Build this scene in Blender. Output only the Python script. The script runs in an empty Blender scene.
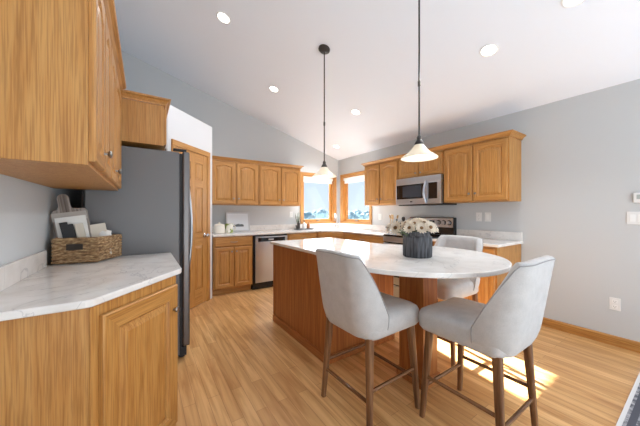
import bpy, bmesh, math, random
from math import sin, cos, pi, radians
from mathutils import Matrix, Vector
random.seed(7)
S = bpy.context.scene
COL = S.collection

# ------------------------------------------------------------------ camera
cd = bpy.data.cameras.new('camera')
cam = bpy.data.objects.new('camera', cd); COL.objects.link(cam)
cd.sensor_width = 36.0; cd.sensor_fit = 'HORIZONTAL'
cd.lens = 36.0 * 262.08 / 640
cd.clip_start = 0.02; cd.clip_end = 500
cam.location = (-3.654, -4.701, 1.2398)
cam.rotation_euler = (radians(90), 0, radians(-33.866))
S.camera = cam
# ------------------------------------------------------------------ view + sky + sun + window daylight + added fill lamps
S.view_settings.view_transform = 'Standard'
S.view_settings.look = 'None'
S.view_settings.gamma = 1.0
S.view_settings.use_curve_mapping = False
S.view_settings.exposure = 0.24
S.cycles.use_denoising = True
S.cycles.max_bounces = 10
S.cycles.diffuse_bounces = 6
S.cycles.glossy_bounces = 4
S.cycles.transparent_max_bounces = 12
S.cycles.sample_clamp_indirect = 6.0

w = bpy.data.worlds.new('sky'); S.world = w; w.use_nodes = True
nt = w.node_tree; nt.nodes.clear()
wo = nt.nodes.new('ShaderNodeOutputWorld'); bg = nt.nodes.new('ShaderNodeBackground')
tc = nt.nodes.new('ShaderNodeTexCoord'); sx = nt.nodes.new('ShaderNodeSeparateXYZ')
rp = nt.nodes.new('ShaderNodeValToRGB')
rp.color_ramp.elements[0].position = 0.0; rp.color_ramp.elements[0].color = (0.72, 0.84, 0.94, 1)
rp.color_ramp.elements[1].position = 0.6; rp.color_ramp.elements[1].color = (0.36, 0.58, 0.88, 1)
nt.links.new(tc.outputs['Generated'], sx.inputs[0]); nt.links.new(sx.outputs['Z'], rp.inputs[0])
nt.links.new(rp.outputs[0], bg.inputs[0]); bg.inputs[1].default_value = 0.95
nt.links.new(bg.outputs[0], wo.inputs[0])

sd = bpy.data.lights.new('sun', 'SUN'); sun = bpy.data.objects.new('sun', sd); COL.objects.link(sun)
sd.energy = 70.0; sd.angle = radians(0.55); sd.color = (1.0, 0.97, 0.93)
sun.rotation_euler = Vector((-0.37, -2.15, -1.0)).to_track_quat('-Z', 'Y').to_euler()
sun.location = (2, 8, 6)

def area(name, loc, direction, sx_, sy_, power, color):
    d = bpy.data.lights.new(name, 'AREA'); o = bpy.data.objects.new(name, d); COL.objects.link(o)
    d.shape = 'RECTANGLE'; d.size = sx_; d.size_y = sy_; d.energy = power; d.color = color
    o.location = loc; o.rotation_euler = Vector(direction).to_track_quat('-Z', 'Y').to_euler()
    return o
# added unseen lamps behind the camera: frontal fill, then upward ceiling fill
area('rear_fill_lamp', (-2.1, -7.9, 1.7), (0, 1, 0.5), 3.9, 2.6, 18, (0.88, 0.94, 1.0))
area('rear_fill_lamp', (-2.0, -7.0, 0.6), (0, 0.4, 1), 4.0, 2.2, 120, (0.83, 0.92, 1.0))
# daylight entering through the two kitchen windows
area('window_daylight', (-0.53, -0.06, 1.5), (-0.2, -1, -0.6), 0.7, 0.8, 9, (0.86, 0.93, 1.0))
area('window_daylight', (-0.06, -0.58, 1.5), (-1, -0.2, -0.6), 0.7, 0.8, 8, (0.86, 0.93, 1.0))
# ------------------------------------------------------------------ materials
def srgb(r, g, b):
    f = lambda c: (c/255/12.92) if c/255 <= 0.04045 else ((c/255+0.055)/1.055)**2.4
    return (f(r), f(g), f(b), 1)
def newmat(name):
    m = bpy.data.materials.new(name); m.use_nodes = True
    n = m.node_tree
    return m, n, n.nodes['Principled BSDF']
def plain(name, col, rough=0.5, metal=0.0, spec=None, bump=None):
    m, n, p = newmat(name)
    p.inputs['Base Color'].default_value = col; p.inputs['Roughness'].default_value = rough
    p.inputs['Metallic'].default_value = metal
    if spec is not None: p.inputs['Specular IOR Level'].default_value = spec
    if bump:
        t = n.nodes.new('ShaderNodeTexCoord'); z = n.nodes.new('ShaderNodeTexNoise'); b = n.nodes.new('ShaderNodeBump')
        z.inputs['Scale'].default_value = bump[0]; z.inputs['Detail'].default_value = 3
        b.inputs['Strength'].default_value = bump[1]; b.inputs['Distance'].default_value = 0.002
        n.links.new(t.outputs['Object'], z.inputs['Vector']); n.links.new(z.outputs['Fac'], b.inputs['Height'])
        n.links.new(b.outputs['Normal'], p.inputs['Normal'])
    return m
def ramp(n, stops):
    r = n.nodes.new('ShaderNodeValToRGB')
    e = r.color_ramp.elements
    e[0].position, e[0].color = stops[0]; e[1].position, e[1].color = stops[-1]
    for pos, c in stops[1:-1]:
        q = e.new(pos); q.color = c
    return r
def wood(name, dark, mid, light, axis='z', rough=0.44, scale=1.0, pores=0.34):
    m, n, p = newmat(name)
    t = n.nodes.new('ShaderNodeTexCoord'); oi = n.nodes.new('ShaderNodeObjectInfo')
    mul = n.nodes.new('ShaderNodeMath'); mul.operation = 'MULTIPLY'; mul.inputs[1].default_value = 37.0
    add = n.nodes.new('ShaderNodeVectorMath'); add.operation = 'ADD'
    n.links.new(oi.outputs['Random'], mul.inputs[0]); n.links.new(t.outputs['Object'], add.inputs[0]); n.links.new(mul.outputs[0], add.inputs[1])
    def mp(a, l):
        q = n.nodes.new('ShaderNodeMapping')
        q.inputs['Scale'].default_value = {'z': (a, a, l), 'x': (l, a, a), 'y': (a, l, a)}[axis]
        n.links.new(add.outputs[0], q.inputs['Vector']); return q
    m1 = mp(20*scale, 0.8*scale); m2 = mp(240*scale, 6*scale)
    n1 = n.nodes.new('ShaderNodeTexNoise'); n1.inputs['Scale'].default_value = 1.0; n1.inputs['Detail'].default_value = 2; n1.inputs['Distortion'].default_value = 0.25
    n.links.new(m1.outputs[0], n1.inputs['Vector'])
    # growth rings: contour the slow noise
    ml = n.nodes.new('ShaderNodeMath'); ml.operation = 'MULTIPLY'; ml.inputs[1].default_value = 9.0
    fr = n.nodes.new('ShaderNodeMath'); fr.operation = 'PINGPONG'; fr.inputs[1].default_value = 1.0
    n.links.new(n1.outputs['Fac'], ml.inputs[0]); n.links.new(ml.outputs[0], fr.inputs[0])
    n2 = n.nodes.new('ShaderNodeTexNoise'); n2.inputs['Scale'].default_value = 1.0; n2.inputs['Detail'].default_value = 3
    n.links.new(m2.outputs[0], n2.inputs['Vector'])
    r1 = ramp(n, [(0.0, dark), (0.35, mid), (1.0, light)]); n.links.new(fr.outputs[0], r1.inputs[0])
    r2 = ramp(n, [(0.38, (1-pores, 1-pores*1.15, 1-pores*1.3, 1)), (0.56, (1, 1, 1, 1))]); n.links.new(n2.outputs['Fac'], r2.inputs[0])
    mx = n.nodes.new('ShaderNodeMix'); mx.data_type = 'RGBA'; mx.blend_type = 'MULTIPLY'; mx.inputs[0].default_value = 0.8
    n.links.new(r1.outputs[0], mx.inputs[6]); n.links.new(r2.outputs[0], mx.inputs[7])
    n.links.new(mx.outputs[2], p.inputs['Base Color'])
    p.inputs['Roughness'].default_value = rough
    return m
OAK = [srgb(179, 124, 61), srgb(187, 133, 69), srgb(194, 143, 79)]
oak = {a: wood('golden_oak_'+a, *OAK, axis=a) for a in 'xyz'}
OAK_REDDER = [srgb(160, 95, 45), srgb(172, 106, 53), srgb(182, 117, 61)]  # island and pedestal oak, set darker and redder than the cabinet oak
oak_redder = {a: wood('redder_oak_'+a, *OAK_REDDER, axis=a, scale=0.7) for a in 'xyz'}
walnut = wood('walnut_stain', srgb(98, 64, 42), srgb(122, 84, 56), srgb(140, 100, 68), 'z', rough=0.3)
walnut_y = wood('walnut_stain_y', srgb(98, 64, 42), srgb(122, 84, 56), srgb(140, 100, 68), 'y', rough=0.26)
walnut_x = wood('walnut_stain_x', srgb(98, 64, 42), srgb(122, 84, 56), srgb(140, 100, 68), 'x', rough=0.26)
greywood = wood('weathered_board', srgb(96, 86, 80), srgb(132, 122, 114), srgb(160, 150, 142), 'z', rough=0.7)
MAT = {}
MAT['wall'] = plain('grey_wall_paint', srgb(196, 199, 200), 0.75, spec=0.25, bump=(60, 0.08))
MAT['ceiling'] = plain('white_ceiling_paint', srgb(235, 239, 246), 0.85, spec=0.2, bump=(90, 0.15))
MAT['white'] = plain('white_paint', srgb(236, 235, 232), 0.4)
MAT['trimwhite'] = plain('white_plastic', srgb(238, 238, 236), 0.3)
MAT['plate'] = plain('outlet_plastic', srgb(228, 228, 226), 0.35)
MAT['slot'] = plain('slot_dark', srgb(60, 60, 60), 0.5)
MAT['steel'] = plain('brushed_steel', srgb(190, 195, 202), 0.28, 0.95, bump=None)
MAT['darksteel'] = plain('dark_stainless', srgb(112, 108, 107), 0.36, 0.8)
MAT['fridge_side'] = plain('grey_fridge_side', srgb(106, 105, 105), 0.42, 0.1, bump=(200, 0.05))
MAT['black'] = plain('black_enamel', srgb(22, 22, 25), 0.25)
MAT['blackglass'] = plain('black_glass', srgb(18, 18, 22), 0.06)
MAT['mwglass'] = plain('microwave_window', srgb(52, 56, 66), 0.12)
MAT['rubber'] = plain('dark_rubber', srgb(40, 40, 42), 0.7)
MAT['chrome'] = plain('polished_chrome', srgb(215, 215, 218), 0.12, 1.0)
MAT['nickel'] = plain('satin_nickel', srgb(150, 148, 145), 0.3, 0.95)
MAT['bronze'] = plain('dark_bronze', srgb(72, 68, 66), 0.4, 0.6)
MAT['petal'] = plain('cream_petal', srgb(226, 214, 196), 0.75)
MAT['pollen'] = plain('brown_flower_centre', srgb(120, 86, 48), 0.8)
MAT['stem'] = plain('green_stem', srgb(96, 110, 70), 0.7)
MAT['leaf'] = plain('dusty_leaf', srgb(128, 146, 118), 0.6)
MAT['darkleaf'] = plain('dark_leaf', srgb(74, 68, 62), 0.6)
MAT['ceramic'] = plain('cream_ceramic', srgb(226, 220, 208), 0.35)
MAT['whiteceramic'] = plain('white_ceramic', srgb(235, 235, 233), 0.25)
MAT['paper'] = plain('book_pages', srgb(226, 220, 208), 0.8)
MAT['bookblack'] = plain('black_book_cloth', srgb(42, 42, 44), 0.6)
MAT['bookbrown'] = plain('brown_book_cloth', srgb(92, 74, 62), 0.6)
MAT['bookcream'] = plain('cream_book_cover', srgb(205, 196, 180), 0.55)
MAT['bookwhite'] = plain('white_book_cover', srgb(220, 217, 211), 0.45)
MAT['frameflat'] = plain('silver_picture_frame', srgb(196, 198, 200), 0.4, 0.2)
MAT['mat'] = plain('picture_mount', srgb(222, 226, 230), 0.8)
MAT['amber'] = plain('amber_glass', srgb(140, 82, 36), 0.15)
MAT['tray'] = plain('grey_tray', srgb(112, 114, 116), 0.5)
MAT['spoonwood'] = plain('pale_spoon_wood', srgb(206, 170, 122), 0.6)
MAT['blind'] = plain('white_blind_fabric', srgb(236, 237, 238), 0.8)
MAT['vinyl'] = plain('white_window_sash', srgb(232, 226, 216), 0.4)
MAT['brass'] = plain('aged_brass', srgb(176, 150, 104), 0.3, 0.9)
MAT['hill'] = plain('far_hillside', srgb(150, 172, 190), 0.95)  # pale blue of distance haze mixed into the hillside colour
MAT['snow'] = plain('pale_dry_field', srgb(196, 200, 200), 0.95)
MAT['tree'] = plain('distant_foliage', srgb(128, 152, 160), 0.95)  # foliage colour lightened and blued to stand in for distance haze
MAT['trunk'] = plain('tree_bark', srgb(120, 112, 108), 0.9)

def fabric():
    m, n, p = newmat('light_grey_linen')
    t = n.nodes.new('ShaderNodeTexCoord')
    wv = n.nodes.new('ShaderNodeTexNoise'); wv.inputs['Scale'].default_value = 260; wv.inputs['Detail'].default_value = 2
    w2 = n.nodes.new('ShaderNodeTexNoise'); w2.inputs['Scale'].default_value = 18; w2.inputs['Detail'].default_value = 4
    n.links.new(t.outputs['Object'], wv.inputs['Vector']); n.links.new(t.outputs['Object'], w2.inputs['Vector'])
    a = n.nodes.new('ShaderNodeMath'); a.operation = 'ADD'; n.links.new(wv.outputs['Fac'], a.inputs[0]); n.links.new(w2.outputs['Fac'], a.inputs[1])
    r = ramp(n, [(0.0, srgb(158, 156, 155)), (1.0, srgb(216, 213, 211))])
    h = n.nodes.new('ShaderNodeMath'); h.operation = 'MULTIPLY'; h.inputs[1].default_value = 0.5
    n.links.new(a.outputs[0], h.inputs[0]); n.links.new(h.outputs[0], r.inputs[0]); n.links.new(r.outputs[0], p.inputs['Base Color'])
    b = n.nodes.new('ShaderNodeBump'); b.inputs['Strength'].default_value = 0.3; b.inputs['Distance'].default_value = 0.001
    n.links.new(wv.outputs['Fac'], b.inputs['Height']); n.links.new(b.outputs['Normal'], p.inputs['Normal'])
    p.inputs['Roughness'].default_value = 0.9; p.inputs['Specular IOR Level'].default_value = 0.2
    p.inputs['Sheen Weight'].default_value = 0.15
    return m
MAT['fabric'] = fabric()
MAT['piping'] = plain('grey_seam_piping', srgb(150, 148, 147), 0.9)

def quartz():
    m, n, p = newmat('white_quartz')
    t = n.nodes.new('ShaderNodeTexCoord')
    a = n.nodes.new('ShaderNodeTexNoise'); a.inputs['Scale'].default_value = 2.6; a.inputs['Detail'].default_value = 6; a.inputs['Distortion'].default_value = 1.4
    b = n.nodes.new('ShaderNodeTexNoise'); b.inputs['Scale'].default_value = 9; b.inputs['Detail'].default_value = 5
    n.links.new(t.outputs['Object'], a.inputs['Vector']); n.links.new(t.outputs['Object'], b.inputs['Vector'])
    W = srgb(232, 229, 225)
    r = ramp(n, [(0.0, W), (0.492, W), (0.5, srgb(204, 202, 201)), (0.508, W), (1.0, srgb(236, 234, 231))])
    n.links.new(a.outputs['Fac'], r.inputs[0])
    r2 = ramp(n, [(0.3, srgb(240, 238, 236)), (0.6, (1, 1, 1, 1))]); n.links.new(b.outputs['Fac'], r2.inputs[0])
    mx = n.nodes.new('ShaderNodeMix'); mx.data_type = 'RGBA'; mx.blend_type = 'MULTIPLY'; mx.inputs[0].default_value = 1.0
    n.links.new(r.outputs[0], mx.inputs[6]); n.links.new(r2.outputs[0], mx.inputs[7]); n.links.new(mx.outputs[2], p.inputs['Base Color'])
    p.inputs['Roughness'].default_value = 0.1
    return m
MAT['quartz'] = quartz()

def floor_mat():
    m, n, p = newmat('oak_strip_floor')
    t = n.nodes.new('ShaderNodeTexCoord'); mp = n.nodes.new('ShaderNodeMapping')
    mp.inputs['Rotation'].default_value = (0, 0, radians(90))
    n.links.new(t.outputs['Object'], mp.inputs['Vector'])
    br = n.nodes.new('ShaderNodeTexBrick')
    br.offset = 0.37; br.offset_frequency = 2; br.squash = 1.0
    br.inputs['Scale'].default_value = 1.0
    br.inputs['Brick Width'].default_value = 0.78; br.inputs['Row Height'].default_value = 0.075
    br.inputs['Mortar Size'].default_value = 0.0012; br.inputs['Bias'].default_value = 0.0
    br.inputs['Color1'].default_value = srgb(226, 184, 128); br.inputs['Color2'].default_value = srgb(204, 157, 102)
    br.inputs['Mortar'].default_value = srgb(170, 122, 76)
    n.links.new(mp.outputs[0], br.inputs['Vector'])
    m2 = n.nodes.new('ShaderNodeMapping'); m2.inputs['Scale'].default_value = (26, 1.8, 1)
    n.links.new(t.outputs['Object'], m2.inputs['Vector'])
    z = n.nodes.new('ShaderNodeTexNoise'); z.inputs['Scale'].default_value = 1; z.inputs['Detail'].default_value = 5; z.inputs['Distortion'].default_value = 0.6
    n.links.new(m2.outputs[0], z.inputs['Vector'])
    r = ramp(n, [(0.3, srgb(208, 188, 162)), (0.62, (1, 1, 1, 1))]); n.links.new(z.outputs['Fac'], r.inputs[0])
    mx = n.nodes.new('ShaderNodeMix'); mx.data_type = 'RGBA'; mx.blend_type = 'MULTIPLY'; mx.inputs[0].default_value = 0.9
    n.links.new(br.outputs['Color'], mx.inputs[6]); n.links.new(r.outputs[0], mx.inputs[7])
    n.links.new(mx.outputs[2], p.inputs['Base Color'])
    p.inputs['Roughness'].default_value = 0.3
    return m
MAT['floor'] = floor_mat()

def woven():
    m, n, p = newmat('woven_seagrass')
    t = n.nodes.new('ShaderNodeTexCoord'); mp = n.nodes.new('ShaderNodeMapping'); mp.inputs['Scale'].default_value = (40, 40, 130)
    z = n.nodes.new('ShaderNodeTexNoise'); z.inputs['Scale'].default_value = 1; z.inputs['Detail'].default_value = 3
    n.links.new(t.outputs['Object'], mp.inputs['Vector']); n.links.new(mp.outputs[0], z.inputs['Vector'])
    r = ramp(n, [(0.3, srgb(92, 66, 42)), (0.5, srgb(150, 118, 82)), (0.7, srgb(196, 168, 128))])
    n.links.new(z.outputs['Fac'], r.inputs[0]); n.links.new(r.outputs[0], p.inputs['Base Color'])
    b = n.nodes.new('ShaderNodeBump'); b.inputs['Strength'].default_value = 0.7; b.inputs['Distance'].default_value = 0.004
    n.links.new(z.outputs['Fac'], b.inputs['Height']); n.links.new(b.outputs['Normal'], p.inputs['Normal'])
    p.inputs['Roughness'].default_value = 0.85
    return m
MAT['woven'] = woven()
def speckle(name, c1, c2, scale, rough=0.9, stops=(0.4, 0.6)):
    m, n, p = newmat(name)
    t = n.nodes.new('ShaderNodeTexCoord'); z = n.nodes.new('ShaderNodeTexNoise'); z.inputs['Scale'].default_value = scale; z.inputs['Detail'].default_value = 5
    n.links.new(t.outputs['Object'], z.inputs['Vector'])
    r = ramp(n, [(stops[0], c1), (stops[1], c2)]); n.links.new(z.outputs['Fac'], r.inputs[0]); n.links.new(r.outputs[0], p.inputs['Base Color'])
    p.inputs['Roughness'].default_value = rough
    return m
def streak(name, c1, c2):
    m, n, p = newmat(name)
    t = n.nodes.new('ShaderNodeTexCoord'); mp = n.nodes.new('ShaderNodeMapping'); mp.inputs['Scale'].default_value = (70, 70, 7)
    z = n.nodes.new('ShaderNodeTexNoise'); z.inputs['Scale'].default_value = 1; z.inputs['Detail'].default_value = 3
    n.links.new(t.outputs['Object'], mp.inputs['Vector']); n.links.new(mp.outputs[0], z.inputs['Vector'])
    r = ramp(n, [(0.35, c1), (0.68, c2)]); n.links.new(z.outputs['Fac'], r.inputs[0]); n.links.new(r.outputs[0], p.inputs['Base Color'])
    b = n.nodes.new('ShaderNodeBump'); b.inputs['Strength'].default_value = 0.5; b.inputs['Distance'].default_value = 0.003
    n.links.new(z.outputs['Fac'], b.inputs['Height']); n.links.new(b.outputs['Normal'], p.inputs['Normal']); p.inputs['Roughness'].default_value = 0.75
    return m
MAT['charcoal'] = streak('charcoal_ridged_ceramic', srgb(50, 51, 55), srgb(112, 113, 118))
MAT['rug'] = speckle('grey_rug_pile', srgb(92, 94, 102), srgb(172, 172, 176), 34)
MAT['rugedge'] = plain('white_rug_edge', srgb(214, 214, 214), 0.9)
MAT['rugband'] = plain('slate_rug_band', srgb(78, 80, 90), 0.9)
MAT['floral'] = speckle('green_floral_glaze', srgb(226, 224, 214), srgb(134, 148, 76), 14, 0.35, (0.48, 0.56))
MAT['photo'] = speckle('grey_landscape_print', srgb(120, 126, 132), srgb(206, 212, 218), 9, 0.6)
def emit(name, col, strength):
    m, n, p = newmat(name)
    p.inputs['Base Color'].default_value = col
    p.inputs['Emission Color'].default_value = col; p.inputs['Emission Strength'].default_value = strength
    return m
MAT['lens'] = emit('lit_lamp_lens', (1, 0.97, 0.9, 1), 5.0)
MAT['bulb'] = emit('lit_bulb', (1, 0.93, 0.8, 1), 2.0)
def opal():
    m, n, p = newmat('opal_glass_shade')
    p.inputs['Base Color'].default_value = srgb(240, 234, 222); p.inputs['Roughness'].default_value = 0.25
    tr = n.nodes.new('ShaderNodeBsdfTranslucent'); tr.inputs['Color'].default_value = srgb(246, 240, 228)
    mx = n.nodes.new('ShaderNodeMixShader'); mx.inputs[0].default_value = 0.45
    n.links.new(p.outputs[0], mx.inputs[1]); n.links.new(tr.outputs[0], mx.inputs[2])
    n.links.new(mx.outputs[0], n.nodes['Material Output'].inputs['Surface'])
    return m
MAT['opal'] = opal()
def pane():
    m, n, p = newmat('clear_pane')
    n.nodes.remove(p)
    a = n.nodes.new('ShaderNodeBsdfTransparent'); g = n.nodes.new('ShaderNodeBsdfGlossy'); g.inputs['Roughness'].default_value = 0.02
    mx = n.nodes.new('ShaderNodeMixShader')
    mx.inputs[0].default_value = 0.008; n.links.new(a.outputs[0], mx.inputs[1]); n.links.new(g.outputs[0], mx.inputs[2])
    n.links.new(mx.outputs[0], n.nodes['Material Output'].inputs['Surface'])
    return m
MAT['pane'] = pane()

# ------------------------------------------------------------------ mesh helpers
class MB:
    def __init__(s): s.v = []; s.f = []; s.m = []
    def add(s, vs, fs, mi=0):
        o = len(s.v); s.v += [tuple(v) for v in vs]
        for f in fs: s.f.append([i+o for i in f]); s.m.append(mi)
        return s
    def box(s, x0, x1, y0, y1, z0, z1, mi=0):
        v = [(x, y, z) for z in (z0, z1) for y in (y0, y1) for x in (x0, x1)]
        return s.add(v, [(0,2,3,1), (4,5,7,6), (0,1,5,4), (2,6,7,3), (0,4,6,2), (1,3,7,5)], mi)
    def prism(s, poly, z0, z1, mi=0):
        n = len(poly)
        v = [(x, y, z0) for x, y in poly] + [(x, y, z1) for x, y in poly]
        return s.add(v, [list(range(n))[::-1], [i+n for i in range(n)]] + [(i, (i+1) % n, (i+1) % n+n, i+n) for i in range(n)], mi)
    def loft(s, loops, cap0=True, cap1=True, closed=True, mi=0, mfun=None):
        n = len(loops[0]); o = len(s.v)
        for L in loops: s.v += [tuple(p) for p in L]
        for k in range(len(loops)-1):
            for i in range(n if closed else n-1):
                j = (i+1) % n
                s.f.append([o+k*n+i, o+k*n+j, o+(k+1)*n+j, o+(k+1)*n+i]); s.m.append(mfun(k, i) if mfun else mi)
        if cap0: s.f.append([o+i for i in range(n)][::-1]); s.m.append(mi)
        if cap1: s.f.append([o+(len(loops)-1)*n+i for i in range(n)]); s.m.append(mi)
        return s
    def lathe(s, prof, c=(0, 0, 0), n=28, mi=0, cap0=True, cap1=True):
        return s.loft([[(c[0]+r*cos(2*pi*i/n), c[1]+r*sin(2*pi*i/n), c[2]+z) for i in range(n)] for r, z in prof], cap0, cap1, True, mi)
    def tube(s, pts, r, n=10, mi=0, cap=True):
        pts = [Vector(p) for p in pts]; loops = []; up = None
        for i, p in enumerate(pts):
            d = (pts[min(i+1, len(pts)-1)] - pts[max(i-1, 0)]).normalized()
            if up is None:
                up = Vector((0, 0, 1)) if abs(d.z) < 0.9 else Vector((1, 0, 0))
            a = d.cross(up).normalized(); b = a.cross(d).normalized(); up = b
            rr = r[i] if isinstance(r, (list, tuple)) else r
            loops.append([p + a*rr*cos(2*pi*k/n) + b*rr*sin(2*pi*k/n) for k in range(n)])
        return s.loft(loops, cap, cap, True, mi)
    def xform(s, M, start=0):
        s.v = s.v[:start] + [tuple(M @ Vector(p)) for p in s.v[start:]]; return s
    def build(s, name, mats, parent=None, smooth=False, bevel=0, loc=None, rot=None):
        me = bpy.data.meshes.new(name); me.from_pydata(s.v, [], s.f)
        bm = bmesh.new(); bm.from_mesh(me); bmesh.ops.recalc_face_normals(bm, faces=bm.faces); bm.to_mesh(me); bm.free()
        if not isinstance(mats, (list, tuple)): mats = [mats]
        for m in mats: me.materials.append(m)
        for p, mi in zip(me.polygons, s.m): p.material_index = mi
        if smooth:
            me.polygons.foreach_set('use_smooth', [True]*len(me.polygons))
            me.set_sharp_from_angle(angle=radians(40))
        o = bpy.data.objects.new(name, me); COL.objects.link(o)
        if parent: o.parent = parent
        if loc: o.location = loc
        if rot: o.rotation_euler = rot
        if bevel:
            b = o.modifiers.new('edge', 'BEVEL'); b.width = bevel; b.segments = 2; b.limit_method = 'ANGLE'
        return o
def tag(o, label, cat, group=None):
    o['label'] = label; o['category'] = cat
    if group: o['group'] = group
    return o
def thing(name, label, cat, loc=(0, 0, 0), rz=0, group=None):
    o = bpy.data.objects.new(name, None); COL.objects.link(o); o.empty_display_size = 0.1
    o.location = loc; o.rotation_euler = (0, 0, rz)
    return tag(o, label, cat, group)
def struct(o): o['kind'] = 'structure'; return o
def copy_tree(o, parent=None):
    c = o.copy(); COL.objects.link(c)
    if parent: c.parent = parent
    for ch in o.children: copy_tree(ch, c)
    return c

# ------------------------------------------------------------------ room shell
SL = 0.2905; H = 2.432
XL = -4.165; YB = -8.2
def zc(x): return H - SL*x
struct(MB().box(XL-0.15, 0.15, YB, 0.15, -0.1, 0).build('floor', MAT['floor']))
m = MB(); m.loft([[(XL-0.15, y, zc(XL-0.15)), (0.15, y, zc(0.15)), (0.15, y, zc(0.15)+0.12), (XL-0.15, y, zc(XL-0.15)+0.12)] for y in (YB, 0.15)])
struct(m.build('ceiling', MAT['ceiling']))
# window openings: back wall (x range), right wall (y range)
WZ0, WZ1 = 1.045, 2.03
BX0, BX1 = -0.935, -0.12
RY0, RY1 = -1.005, -0.15
T = 0.15
m = MB()
def gable(xa, xb, z0a=None):
    za = z0a if z0a is not None else 0
    return [[(xa, y, za), (xb, y, za), (xb, y, zc(xb)), (xa, y, zc(xa))] for y in (0, T)]
m.loft(gable(XL, BX0)); m.loft(gable(BX0, BX1, WZ1)); m.loft(gable(BX1, 0.0))
m.box(BX0, BX1, 0, T, 0, WZ0)
struct(m.build('wall_back', MAT['wall']))
m = MB()
m.box(0, T, YB, RY0, 0, zc(0)); m.box(0, T, RY1, T, 0, zc(0)); m.box(0, T, RY0, RY1, 0, WZ0); m.box(0, T, RY0, RY1, WZ1, zc(0))
struct(m.build('wall_right', MAT['wall']))
struct(MB().box(XL-T, XL, YB, T, 0, zc(XL)+0.02).build('wall_left', MAT['wall']))
m = MB(); m.loft([[(XL, y, 0), (0, y, 0), (0, y, zc(0)), (XL, y, zc(XL))] for y in (YB-0.15, YB)])
struct(m.build('wall_front', MAT['wall']))  # unseen rear wall, added to cut frontal sky light from the open end
# corner pantry closet walls with flat top
PA = [(-2.83, -0.001), (-2.83, -0.65), (-3.43, -1.25), (XL+0.001, -1.25), (XL+0.001, -0.001)]
struct(MB().prism(PA, 0.001, 2.49).build('wall_pantry', plain('white_pantry_paint', srgb(208, 209, 211), 0.7, spec=0.25)))
# baseboards
m = MB(); m.loft([[(-0.001, y, 0.001), (-0.016, y, 0.001), (-0.016, y, 0.078), (-0.010, y, 0.092), (-0.001, y, 0.094)] for y in (-3.475, YB)])
struct(m.build('baseboard_right', oak['y']))

def casing(mb, axis, a0, a1, z0, z1, w, d0, d1, bottom=True):
    def bx(p0, p1, q0, q1, mi):
        if axis == 'x': mb.box(p0, p1, d0, d1, q0, q1, mi)
        else: mb.box(d0, d1, p0, p1, q0, q1, mi)
    bx(a0-w, a0, z0-(w if bottom else 0), z1+w, 0); bx(a1, a1+w, z0-(w if bottom else 0), z1+w, 0)
    bx(a0, a1, z1, z1+w, 1)
    if bottom: bx(a0, a1, z0-w, z0, 1)
def window(n, axis, a0, a1):
    root = bpy.data.objects.new('window_%d' % n, None); COL.objects.link(root); struct(root)
    hz = oak[axis]
    root.location = ((a0+a1)/2, 0.07, WZ0) if axis == 'x' else (0.07, (a0+a1)/2, WZ0)
    P = Matrix.Translation(-Vector(root.location))
    m = MB(); casing(m, axis, a0, a1, WZ0, WZ1, 0.056, -0.02, -0.001); m.xform(P).build('casing', [oak['z'], hz], root, bevel=0.003)
    e = 0.002
    m = MB(); casing(m, axis, a0+0.022, a1-0.022, WZ0+0.022, WZ1-0.022, 0.02, -0.001, 0.13); m.xform(P).build('jamb_liner', [oak['z'], hz], root)
    m = MB(); casing(m, axis, a0+0.072, a1-0.072, WZ0+0.064, WZ1-0.064, 0.05, 0.062, 0.105); m.xform(P).build('sash', [oak['z'], hz], root, bevel=0.004)
    m = MB()
    if axis == 'x': m.box(a0+0.07, a1-0.07, 0.08, 0.084, WZ0+0.06, WZ1-0.06)
    else: m.box(0.08, 0.084, a0+0.07, a1-0.07, WZ0+0.06, WZ1-0.06)
    m.xform(P).build('pane', MAT['pane'], root)
    m = MB()
    c = (a0+a1)/2
    if axis == 'x':
        m.box(c-0.03, c+0.03, 0.035, 0.06, WZ0+0.024, WZ0+0.045); m.tube([(c, 0.04, WZ0+0.04), (c+0.05, 0.02, WZ0+0.05)], 0.006)
    else:
        m.box(0.035, 0.06, c-0.03, c+0.03, WZ0+0.024, WZ0+0.045); m.tube([(0.04, c, WZ0+0.04), (0.02, c+0.05, WZ0+0.05)], 0.006)
    m.xform(P).build('crank', MAT['nickel'], root)
window(1, 'x', BX0, BX1); window(2, 'y', RY0, RY1)
# roller blinds, rolled up under each window head
for axis, a0, a1, lab in (('x', BX0, BX1, 'white roller blind rolled up in the back wall window left of the corner'),
                          ('y', RY0, RY1, 'white roller blind rolled up in the window right of the corner')):
    c = ((a0+a1)/2, 0.03, WZ1-0.13) if axis == 'x' else (0.03, (a0+a1)/2, WZ1-0.13)
    t = thing('roller_blind', lab, 'blind', c, 0 if axis == 'x' else pi/2, 'roller blinds at the kitchen windows')
    hw = (a1-a0)/2-0.026
    MB().box(-hw, hw, -0.025, 0.025, 0.05, 0.107).build('head_rail', MAT['trimwhite'], t, bevel=0.006)
    MB().box(-hw+0.01, hw-0.01, -0.004, 0.002, 0.0, 0.052).build('shade_fabric', MAT['blind'], t)
    MB().box(-hw+0.01, hw-0.01, -0.009, 0.007, -0.014, 0.002).build('bottom_bar', MAT['trimwhite'], t, bevel=0.003)

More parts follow.
